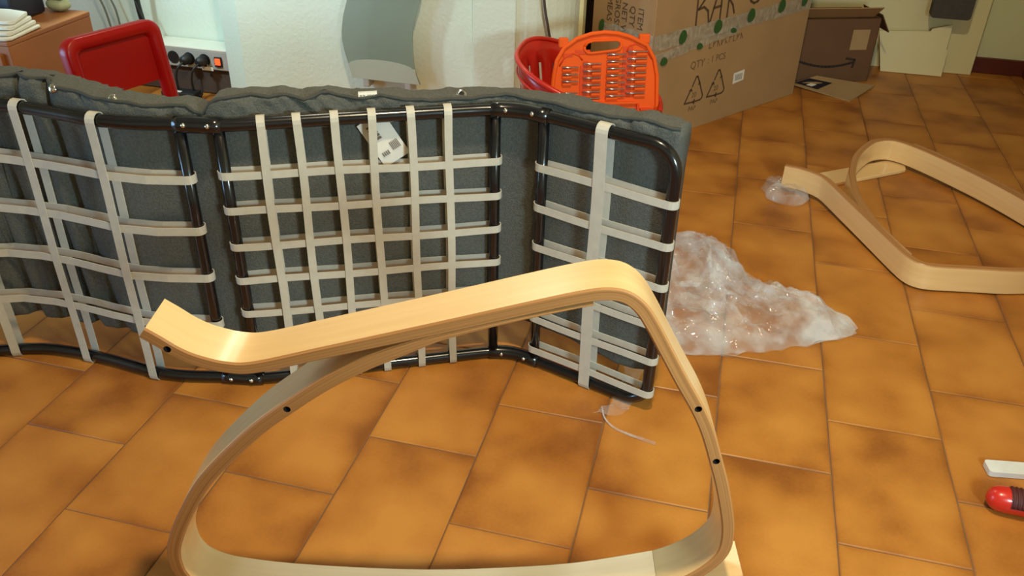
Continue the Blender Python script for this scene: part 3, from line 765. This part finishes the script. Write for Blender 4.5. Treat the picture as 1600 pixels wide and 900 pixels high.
for ci, (ua, ub, vs_) in enumerate(cols):
    for ri, v_ in enumerate(vs_):
        # pocket behind the bit (a part of the case)
        pk = kbox('bit_cradle', ua + (.0 if ci % 2 == 0 else .022), v_ - .0115, ub - (.018 if ci % 2 == 0 else 0), v_ - .0035, -.0065, .0010, M_orange, .0025)
        e = empty('drill_bit'); e.matrix_world = frame_mat(cu, cv, cw, K(ua, v_, .0015))
        L = ub - ua; path = [(0, 0, 0), (L * .45, 0, 0), (L * .5, 0, 0), (L * .97, 0, 0), (L, 0, 0)]
        D.objects.remove(e)
        Mq = frame_mat(cu, cv, cw, K(ua, v_, .0018)); 
        key = (ci,)
        if not isinstance(bit_me, dict): bit_me = {}
        if key not in bit_me:
            gv, gf = tube_geo([(0, 0, 0), (L * .5, 0, 0), (L * .52, 0, 0), (L * .96, 0, 0), (L, 0, 0)], [.0027, .0027, .0021, .0021, .0006], 8)
            bm_ = D.meshes.new('drill_bit'); bm_.from_pydata([tuple(q) for q in gv], [], gf); bm_.materials.append(M_steel)
            for p_ in bm_.polygons: p_.use_smooth = True
            bit_me[key] = bm_
        o = D.objects.new('drill_bit', bit_me[key]); COL.objects.link(o); o.matrix_world = Mq
        rw = ('topmost', 'second from the top', 'third from the top', 'fourth from the top', 'fifth from the top', 'sixth from the top', 'seventh from the top')[ri]
        tag(o, 'steel drill bit, %s in the %s column of the orange case' % (rw, ('leftmost', 'second', 'third', 'rightmost')[ci]), 'drill bit', 'drill bits in the orange case')

# ------------------------------------------------------------------ shipping carton, boards and bag by the back wall
AB = empty('open_carton', (.40, 3.36, 0)); bpy.context.view_layer.update()
da = Vector((.93, .37, 0)).normalized(); na_ = Vector((-da.y, da.x, 0)); A0 = Vector((.215, 3.298, 0))
Ma = frame_mat(da, na_, up, A0)
def apart(name, c, s, m, M2=None, bev=.001):
    bm = bmesh.new(); bm_box(bm, c, s, bev, M2); bmesh.ops.transform(bm, matrix=Ma, verts=bm.verts); return under(from_bm(name, bm, m), AB)
AW, AD, AH = .335, .16, .235
apart('front_panel', (AW / 2, .002, AH / 2), (AW, .004, AH), M_card3); apart('back_panel', (AW / 2, AD, AH / 2), (AW, .004, AH), M_card3)
apart('side_panel', (.002, AD / 2, AH / 2), (.004, AD, AH), M_card3); apart('side_panel', (AW - .002, AD / 2, AH / 2), (.004, AD, AH), M_card3)
apart('bottom_panel', (AW / 2, AD / 2, .003), (AW - .01, AD - .006, .004), M_card3)
apart('top_flap', (AW / 2 - .02, -.022, AH + .028), (AW - .02, .004, .075), M_card, Matrix.Rotation(math.radians(52), 4, 'X'))
apart('side_flap', (AW + .020, .075, AH - .02), (.004, .15, .075), M_card3, Matrix.Rotation(math.radians(-32), 4, 'Y'))
apart('address_label', (.268, -.0015, .158), (.066, .0012, .074), M_card2, None, 0)
def AF(u_, z_): return A0 + da * u_ + Vector((0, 0, z_)), -na_
sm = [(.055 + .205 * k / 14, .088 - .032 * math.sin(math.pi * (.12 + .70 * k / 14)) + .004) for k in range(15)]
under(strokes('arrow_print', [sm, [(.232, .090), (.266, .084), (.262, .056)]], .0085, M_ink, None, AF, .0012), AB)
tag(AB, 'dark brown open carton printed with a curved arrow beside the big box', 'box')
# flat flap board on floor in front of the carton
FB = empty('flat_cardboard', (.36, 3.28, 0)); bpy.context.view_layer.update()
quad = [Vector((.245, 3.272, .012)), Vector((.447, 3.165, .004)), Vector((.545, 3.345, .012)), Vector((.335, 3.335, .030))]
def lerpq(a_, b_): return quad[0] * (1 - a_) * (1 - b_) + quad[1] * a_ * (1 - b_) + quad[2] * a_ * b_ + quad[3] * (1 - a_) * b_
vv = []; ff = []; G = 8
for i in range(G + 1):
    for j in range(G + 1): vv.append(lerpq(i / G, j / G))
for i in range(G):
    for j in range(G): ff.append((i * (G + 1) + j, (i + 1) * (G + 1) + j, (i + 1) * (G + 1) + j + 1, i * (G + 1) + j + 1))
o = mesh('sheet', vv, ff, M_card2); sd = o.modifiers.new('s', 'SOLIDIFY'); sd.thickness = .005; sd.offset = -1; under(o, FB)
def fpatch(name, a0, b0, a1, b1, m, dz=.0012): return under(mesh(name, [lerpq(a_, b_) + Vector((0, 0, dz)) for a_, b_ in ((a0, b0), (a1, b0), (a1, b1), (a0, b1))], [(0, 1, 2, 3)], m), FB)
fpatch('dark_printed_block', .02, .08, .42, .66, M_navy); fpatch('white_mark', .20, .13, .30, .33, M_paper, .002)
tag(FB, 'flat piece of cardboard with a dark printed block lying on the floor', 'cardboard')
# cream board leaning on the door
o = prism('leaning_board', [(.0, .0), (.222, .0), (.222, .1005), (.216, .102), (.217, .192), (.150, .172), (.145, .162), (-.035, .150)], .006, M_cream, None,
          Matrix.Translation((.588, 3.572, .001)) @ Matrix.Rotation(math.radians(90 - 7), 4, 'X'))
tag(o, 'low cream board with a slanted top leaning against the cream door', 'board')
# grey bag hanging on the door
GB = empty('hanging_bag', (.775, 3.56, .2)); bpy.context.view_layer.update()
gb = prism('bag_body', rrect(-.068, .0, .070, .40, .012), .045, M_greyf, None, Matrix.Translation((.775, 3.575, .226)) @ Matrix.Rotation(math.radians(90), 4, 'X')); md = gb.modifiers.new('b', 'BEVEL'); md.width = .008; md.segments = 2
under(gb, GB)
under(tube('bag_strap', catmull([(.72, 3.56, .61), (.75, 3.585, .80), (.785, 3.60, .93), (.81, 3.585, .80), (.83, 3.56, .61)], 6), .006, M_greyf, None, 8), GB)
tag(GB, 'dark grey fabric bag hanging in front of the cream door', 'bag')
hk = empty('coat_hook', (.785, 3.61, .93)); bpy.context.view_layer.update()
under(tube('hook_arm', [(.785, 3.618, .935), (.785, 3.606, .922), (.785, 3.594, .922), (.785, 3.588, .938)], .004, M_grey, None, 8), hk); under(box('hook_plate', (.785, 3.6225, .94), (.03, .006, .06), M_grey, None, .002), hk)
tag(hk, 'small grey hook holding the dark bag on the cream door', 'hook')

# ------------------------------------------------------------------ red chair, wooden cabinet and things on it
RC = empty('red_chair', (-1.44, 1.73, 0)); bpy.context.view_layer.update()
r0 = Vector((-1.437, 1.622, 0)); r1 = Vector((-1.358, 1.866, 0)); cy_ = (r1 - r0).normalized(); cx_ = Vector((cy_.y, -cy_.x, 0))  # cx_ towards +x
RW = (r1 - r0).length; rl = math.radians(8); rv = Vector((0, 0, 1)) * math.cos(rl) - cx_ * math.sin(rl)
Mr = frame_mat(cy_, rv, cy_.cross(rv), r0 + Vector((0, 0, .0)) + cx_ * .064)
o = prism('backrest_panel', rrect(.018, .325, RW - .018, .455, .02), .008, M_red, None, Mr @ Matrix.Translation((0, 0, -.022))); under(o, RC)
# hollow back shell: rounded frame with a wide rim, open at lower right
bm = bmesh.new(); rings = []
for (ins, w_) in ((0, -.030), (0, -.004), (.004, .0), (.022, .0), (.030, -.006), (.034, -.018)):
    rings.append([bm.verts.new(Mr @ Vector((x_, y_, w_))) for x_, y_ in rrect(ins, .205 + ins * .5, RW - ins, .470 - ins, max(.034 - ins * .6, .012), 6)])
for a_, b_ in zip(rings[:-1], rings[1:]):
    for k in range(len(a_)): bm.faces.new((a_[k], a_[(k + 1) % len(a_)], b_[(k + 1) % len(a_)], b_[k]))
under(from_bm('backrest_rim', bm, M_red, None, True), RC)
for x_ in (.016, RW - .016):
    bm = bmesh.new(); bm_box(bm, (x_, .135, -.014), (.026, .27, .024), .006); bmesh.ops.transform(bm, matrix=Mr, verts=bm.verts); under(from_bm('leg', bm, M_red, None), RC)
bm = bmesh.new(); bm_box(bm, (RW / 2, .225, .12), (RW, .022, .25), .010); bmesh.ops.transform(bm, matrix=Mr, verts=bm.verts); under(from_bm('seat', bm, M_red, None, False), RC)
for x_ in (.018, RW - .018):
    bm = bmesh.new(); bm_box(bm, (x_, .110, .22), (.024, .214, .024), .006); bmesh.ops.transform(bm, matrix=Mr, verts=bm.verts); under(from_bm('leg', bm, M_red, None), RC)
tag(RC, 'small glossy red plastic chair beside the wooden cabinet', 'chair')

WC = empty('wooden_cabinet', (-2.0, 1.9, 0)); bpy.context.view_layer.update()
under(box('carcass', (-2.02, 1.912, .20), (.60, .31, .376), M_desk, None, .002), WC)
under(box('top', (-2.02, 1.912, .394), (.602, .312, .0125), M_desk, None, .003), WC)
for xd, xh in ((-2.17, -2.05), (-1.88, -2.00)):
    dd_ = under(box('door', (xd, 1.751, .20), (.28, .012, .34), M_desk, None, .002), WC); sub(box('handle', (xh, 1.739, .24), (.012, .014, .08), M_grey, None, .003), dd_)
tag(WC, 'orange-brown wooden cabinet at the left behind the red chair', 'cabinet')
names = ['lowest', 'second from the bottom', 'second from the top', 'topmost']
for k in range(4):
    z = .4015 + k * .0102
    ol_ = [(-2.05, 1.752 + .012 * k)] + [(-1.735, 1.752 + .012 * k)] + [(-1.722, 1.756 + .012 * k), (-1.714, 1.768 + .012 * k)] + [(-1.728 - .006 * k, 1.888), (-1.80, 1.895), (-2.05, 1.86)]
    o = prism('white_tray', ol_, .0086, M_white, None, Matrix.Translation((-.004 * k, 0, z))); md = o.modifiers.new('b', 'BEVEL'); md.width = .0035; md.segments = 3; md.limit_method = 'ANGLE'
    tag(o, ['lowest of four stacked white trays on the wooden cabinet', 'second lowest of four stacked white trays on the cabinet', 'second highest of four stacked white trays on the cabinet', 'topmost of four stacked white trays on the wooden cabinet'][k], 'tray', 'white trays stacked on the cabinet')
NB = empty('navy_box', (-1.96, 2.0, .401)); bpy.context.view_layer.update()
under(box('body', (-1.915, 1.965, .476), (.19, .12, .15), M_navy, None, .008), NB); under(box('lid', (-1.915, 1.965, .560), (.194, .124, .016), M_navy, None, .004), NB)
tag(NB, 'dark navy box standing on the wooden cabinet behind the trays', 'box')
GP = empty('green_pouch', (-1.80, 2.03, .401)); bpy.context.view_layer.update()
bm = bmesh.new(); bmesh.ops.create_uvsphere(bm, u_segments=16, v_segments=10, radius=1); bmesh.ops.transform(bm, matrix=Matrix.Translation((-1.795, 2.045, .4185)) @ Matrix.Diagonal((.036, .024, .018, 1)), verts=bm.verts)
under(from_bm('pouch', bm, mat('pale_green_cloth', (.45, .50, .30), .8, .3, 30), None, True), GP)
under(box('flap', (-1.795, 2.042, .4405), (.05, .03, .010), mat('leaf_green_cloth', (.13, .24, .07), .8, .2), None, .004), GP)
tag(GP, 'small pale green pouch with green flap at the back corner of the cabinet', 'pouch')

# ------------------------------------------------------------------ power strip, cables, brown board in the alcove
struct(box('trim_3', (-2.25, 2.600, .045), (1.28, .078, .086), M_brown, bevel=.003))
PS = empty('power_strip', (-1.78, 2.53, .09)); bpy.context.view_layer.update()
Mp = Matrix.Rotation(math.radians(0), 4, 'X')
under(box('housing', (-1.83, 2.556, .125), (.39, .09, .066), M_grey, None, .004), PS)
under(box('top_cover', (-1.83, 2.556, .160), (.392, .092, .008), M_white, None, .003), PS)
for x_ in (-1.962, -1.902, -1.842, -1.782, -1.724):
    bm = bmesh.new(); bmesh.ops.create_cone(bm, cap_ends=True, segments=20, radius1=.021, radius2=.021, depth=.004, matrix=Matrix.Translation((x_, 2.5105, .124)) @ Matrix.Rotation(math.pi / 2, 4, 'X'))
    under(from_bm('socket', bm, M_blackp, None), PS)
sw = under(box('switch', (-1.672, 2.509, .122), (.027, .008, .034), M_blackp, None, .002), PS)
sub(box('switch_rocker', (-1.672, 2.5045, .124), (.019, .006, .022), M_lit, None, .002), sw)
PS.location += Vector((.020, .034, 0))
tag(PS, 'grey power strip with a lit red switch by the white wall', 'power strip')
for x_, ln in ((-1.782, .06), (-1.724, .055)):
    e = empty('power_plug', (x_, 2.49, .124)); bpy.context.view_layer.update()
    bm = bmesh.new(); bmesh.ops.create_cone(bm, cap_ends=True, segments=16, radius1=.0185, radius2=.015, depth=.036, matrix=Matrix.Translation((x_, 2.489, .126)) @ Matrix.Rotation(math.pi / 2, 4, 'X'))
    bmesh.ops.bevel(bm, geom=bm.edges[:], offset=.003, segments=2, affect='EDGES')
    under(from_bm('plug_body', bm, M_blackp, None, True), e)
    under(tube('plug_cable', catmull([(x_, 2.472, .122), (x_ - .012, 2.452, .105), (x_ - .028, 2.458, .06), (x_ - .03, 2.47, .008)], 6), .0038, M_blackp, None, 8), e)
    e.location += Vector((.020, .034, 0))
    tag(e, 'black plug beside the red switch on the power strip' if x_ > -1.75 else 'black plug second from the red switch on the power strip', 'plug', 'plugs in the power strip')
PT = empty('paper_tag', (-1.70, 2.504, .1)); bpy.context.view_layer.update()
under(box('slip', (-1.712, 2.502, .098), (.042, .002, .012), M_paper, None), PT); under(tube('string', [(-1.712, 2.503, .104), (-1.712, 2.505, .112)], .0008, M_paper, None, 5), PT)
PT.location += Vector((.020, .034, 0))
tag(PT, 'small white paper tag hanging below the sockets of the power strip', 'tag')
AD_ = empty('power_adapter', (-1.76, 2.50, 0)); bpy.context.view_layer.update()
under(box('adapter_body', (-1.775, 2.485, .016), (.125, .05, .030), M_blackp, None, .004), AD_)
under(box('adapter_label', (-1.79, 2.472, .0315), (.05, .012, .001), M_paper, None), AD_)
under(tube('adapter_cable', catmull([(-1.712, 2.485, .018), (-1.69, 2.478, .03), (-1.70, 2.49, .075)], 6), .003, M_blackp, None, 6), AD_)
tag(AD_, 'flat black power adapter lying on the floor under the power strip', 'adapter')
tag(tube('black_cable', catmull([(-1.925, 2.560, .80), (-1.935, 2.565, .45), (-1.940, 2.57, .30), (-1.938, 2.575, .23), (-1.93, 2.58, .165)], 6), .0095, M_blackp, None, 8), 'thick black cable hanging down the white wall behind the red chair', 'cable')
tag(tube('thin_black_cable', catmull([(-1.930, 2.545, .30), (-1.918, 2.545, .262), (-1.908, 2.545, .235), (-1.900, 2.55, .163)], 6), .003, M_blackp, None, 6), 'thin black wire branching off beside the thick black cable', 'cable')
M_gcab = mat('grey_cable', (.16, .16, .14), .6)
tag(tube('grey_cable', catmull([(-2.13, 2.58, .50), (-2.105, 2.585, .32), (-2.085, 2.585, .25), (-2.075, 2.585, .17), (-2.075, 2.59, .092)], 6), .0035, M_gcab, None, 6), 'left one of two thin grey cables on the wall beside the cabinet', 'cable', 'grey wall cables')
tag(tube('grey_cable', catmull([(-2.075, 2.58, .50), (-2.060, 2.585, .32), (-2.042, 2.585, .25), (-2.038, 2.585, .17), (-2.045, 2.59, .092)], 6), .0035, M_gcab, None, 6), 'right one of two thin grey cables on the wall beside the cabinet', 'cable', 'grey wall cables')
tag(tube('hanging_wire', catmull([(-.535, 2.436, .80), (-.522, 2.436, .48), (-.505, 2.445, .36), (-.490, 2.462, .27), (-.48, 2.478, .10), (-.478, 2.483, .004)], 6), .004, M_brown, None, 6), 'thin dark wire running down the end of the white wall', 'cable')

# ------------------------------------------------------------------ wavy glass panel on the middle wall
GL = empty('wavy_wall_glass', (-1.01, 2.43, .15)); bpy.context.view_layer.update()
lf = [(-1.103, .160), (-1.122, .225), (-1.130, .283), (-1.122, .341), (-1.103, .399), (-1.088, .455), (-1.086, .51), (-1.10, .57), (-1.115, .63)]
rt = [(-.886, .160), (-.902, .207), (-.906, .275), (-.904, .322), (-.891, .370), (-.875, .417), (-.866, .47), (-.872, .53), (-.885, .58), (-.892, .63)]
lc = catmull([(x_, z_, 0) for x_, z_ in lf], 5); rc_ = catmull([(x_, z_, 0) for x_, z_ in rt], 5)
outg = [(p.x, p.y) for p in rc_] + [(p.x, p.y) for p in lc[::-1]]
o = prism('glass_sheet', outg, .006, M_glass, None, Matrix.Translation((0, 2.414, 0)) @ Matrix.Rotation(math.radians(90), 4, 'X')); under(o, GL)
low = [(-1.106, .1605), (-.888, .1605), (-.898, .190), (-.9, .206)] + [(-1.01 + .105 * math.cos(math.radians(q)), .202 + .022 * math.sin(math.radians(q))) for q in range(10, 171, 16)] + [(-1.116, .204)]
under(prism('pale_band', low, .0012, M_glass2, None, Matrix.Translation((0, 2.4075, 0)) @ Matrix.Rotation(math.radians(90), 4, 'X')), GL)  # paler band along the lower edge of the sheet
for x_ in (-1.062, -.926):
    under(box('clip', (x_, 2.428, .152), (.020, .042, .034), M_grey, None, .003), GL)
GL.location.z += .008
tag(GL, 'wavy-edged grey glass panel mounted on the white wall', 'glass panel')

# ------------------------------------------------------------------ plastic bag, film strips
def crumple(name, outline, res, hfun, m, label, cat, seed=0, layers=2):
    """crumpled film: top and bottom sheets over a floor outline, joined along the rim"""
    cx = sum(p[0] for p in outline) / len(outline); cy = sum(p[1] for p in outline) / len(outline)
    N_ = 170; ring = [Vector((p.x, p.y, 0)) for p in catmull([(a_, b_, 0) for a_, b_ in outline + outline[:1]], max(2, N_ // len(outline)))[:-1]]
    N_ = len(ring); vv = []; ff = []
    c = Vector((cx, cy, 0))
    for lay in range(layers):
        base = len(vv)
        for k in range(res + 1):
            q = k / res
            for j in range(N_):
                p = c + (ring[j] - c) * q
                jit = Vector((noise.noise(p * 26 + Vector((seed, 0, lay))), noise.noise(p * 26 + Vector((0, seed, lay))), 0)) * .012
                edge = 1 - q ** 5
                h = hfun(p.x, p.y) * (edge * .9 + .1) * (1 if lay == 0 else .45)
                rid = 1 - abs(noise.noise(Vector((p.x * 13 + p.y * 5, p.y * 11, seed + lay * 9)))) * 2.6
                rid2 = (1 - abs(noise.noise(Vector((p.x * 15 - p.y * 9, p.y * 30, seed + 4 + lay * 9)))) * 2.2) + .4 * (1 - abs(noise.noise(Vector((p.x * 50, p.y * 64, seed + 14 + lay * 9)))) * 2.2)
                p = p + jit * (1 if q > .02 else 0)
                p.z = .002 + lay * -.0012 + max(0, h * (.40 + .60 * max(rid, 0)) + .013 * max(rid2, 0) * (edge * .8 + .2))
                p.z = max(p.z, .0015)
                vv.append(p)
        for k in range(res):
            for j in range(N_): ff.append((base + k * N_ + j, base + k * N_ + (j + 1) % N_, base + (k + 1) * N_ + (j + 1) % N_, base + (k + 1) * N_ + j))
    o = mesh(name, vv, ff, m, None, True)
    return tag(o, label, cat)
bag_o = [(-.060, 1.99), (-.02, 1.995), (.035, 1.955), (.085, 1.895), (.135, 1.815), (.215, 1.765), (.300, 1.73), (.352, 1.675), (.345, 1.635), (.270, 1.585), (.180, 1.53), (.10, 1.495), (.02, 1.475), (-.06, 1.48), (-.15, 1.52), (-.17, 1.64), (-.13, 1.82)]
def bag_h(x, y): return .075 * math.exp(-(((x - .00) / .13) ** 2 + ((y - 1.76) / .16) ** 2)) + .045 * math.exp(-(((x - .22) / .13) ** 2 + ((y - 1.66) / .06) ** 2)) + .018
crumple('plastic_bag', bag_o, 62, bag_h, M_film, 'large crumpled clear plastic bag on the tiles beside the cushion', 'plastic bag', 3)
sm_o = [(.150, 2.33), (.165, 2.385), (.20, 2.40), (.235, 2.335), (.275, 2.30), (.262, 2.262), (.215, 2.238), (.172, 2.262)]
crumple('plastic_wrap', sm_o, 14, lambda x, y: .022, M_film2, 'small crumpled clear wrap under the tip of the flat-lying wooden frame', 'plastic wrap', 8)
FS = empty('plastic_film_strip', (-.10, 1.35, 0)); bpy.context.view_layer.update()
cl = catmull([(-.115, 1.50, .012), (-.105, 1.44, .030), (-.085, 1.385, .022), (-.090, 1.335, .0016), (-.095, 1.28, .0016), (-.105, 1.262, .005), (-.118, 1.242, .004)], 12)
vv = []; ff = []
for i, p in enumerate(cl):
    q = i / (len(cl) - 1); w = .012 + .012 * q + .003 * math.sin(i * .35)
    for j in range(7):
        a_ = (j / 6 - .5) * 2
        vv.append(Vector((p.x + a_ * w, p.y + .003 * math.sin(a_ * 4 + i * .4), max(.0015, p.z * (1 - .6 * abs(a_)) + .005 * abs(noise.noise(Vector((i * .22, j * .7, 2))))))))
for i in range(len(cl) - 1):
    for j in range(6): ff.append((i * 7 + j, i * 7 + j + 1, i * 7 + 7 + j + 1, i * 7 + 7 + j))
under(mesh('film', vv, ff, M_film2, None, True), FS)
tl = catmull([(-.128, 1.262, .003), (-.118, 1.232, .003), (-.098, 1.210, .003), (-.070, 1.199, .003), (-.045, 1.193, .003), (-.020, 1.187, .003)], 8)
under(tube('rolled_edge', tl, [.0008 + .0018 * (i / len(tl)) + .0008 * abs(math.sin(i * 1.3)) for i in range(len(tl))], M_film, None, 6), FS)
tag(FS, 'thin twisted strip of clear film under the lower right corner of the frame', 'plastic strip')

# ------------------------------------------------------------------ screwdriver and white stick at the right edge
SD = empty('screwdriver', (.60, 1.17, 0)); bpy.context.view_layer.update()
ax = Vector((1, -.02, 0)).normalized(); p0 = Vector((.517, 1.186, .0225))
prof = [(.000, .002), (.003, .010), (.008, .0165), (.016, .0205), (.028, .0220), (.060, .0222), (.085, .0200), (.100, .0165), (.112, .0150), (.122, .0165), (.128, .0150), (.130, .006)]
under(tube('handle', [p0 + ax * a_ for a_, _ in prof], [b_ for _, b_ in prof], M_redb, None, 20), SD)
for k in range(7):
    gp = p0 + ax * (.036 + .0068 * k)
    pts = [gp + Vector((0, math.cos(an_), math.sin(an_))) * .0222 for an_ in [math.radians(q) for q in range(60, 171, 11)]]
    under(tube('grip_rib', pts, .0024, M_grip, None, 6), SD)
pts = [[p0 + ax * a_ + Vector((0, math.cos(math.radians(q)), math.sin(math.radians(q)))) * .0227 for q in range(55, 176, 10)] for a_ in (.032, .045, .06, .085)]
vv = [x for r_ in pts for x in r_]; L = len(pts[0]); under(mesh('grip_panel', vv, [(i * L + j, i * L + j + 1, (i + 1) * L + j + 1, (i + 1) * L + j) for i in range(3) for j in range(L - 1)], M_grip, None, True), SD)
under(tube('shaft', [p0 + ax * .128 + Vector((0, 0, -.004)), p0 + ax * .26 + Vector((0, 0, -.0155))], .0045, M_steel, None, 10), SD)
tag(SD, 'red screwdriver handle with dark ribbed grip on the tiles at the right edge', 'screwdriver')
WS = empty('white_stick', (.59, 1.28, 0)); bpy.context.view_layer.update()
o = prism('stick_body', rrect(-.055, -.0155, .10, .0155, .006), .011, M_milky, None, Matrix.Translation((.5935, 1.2855, .001)) @ Matrix.Rotation(math.radians(9), 4, 'Z')); md = o.modifiers.new('b', 'BEVEL'); md.width = .003; md.segments = 3; md.limit_method = 'ANGLE'
under(o, WS)
o = prism('stick_collar', rrect(-.002, -.0165, .008, .0165, .002), .012, M_white, None, Matrix.Translation((.632, 1.2916, .001)) @ Matrix.Rotation(math.radians(9), 4, 'Z')); under(o, WS)
tag(WS, 'flat white plastic stick lying on the tiles above the red screwdriver', 'stick')
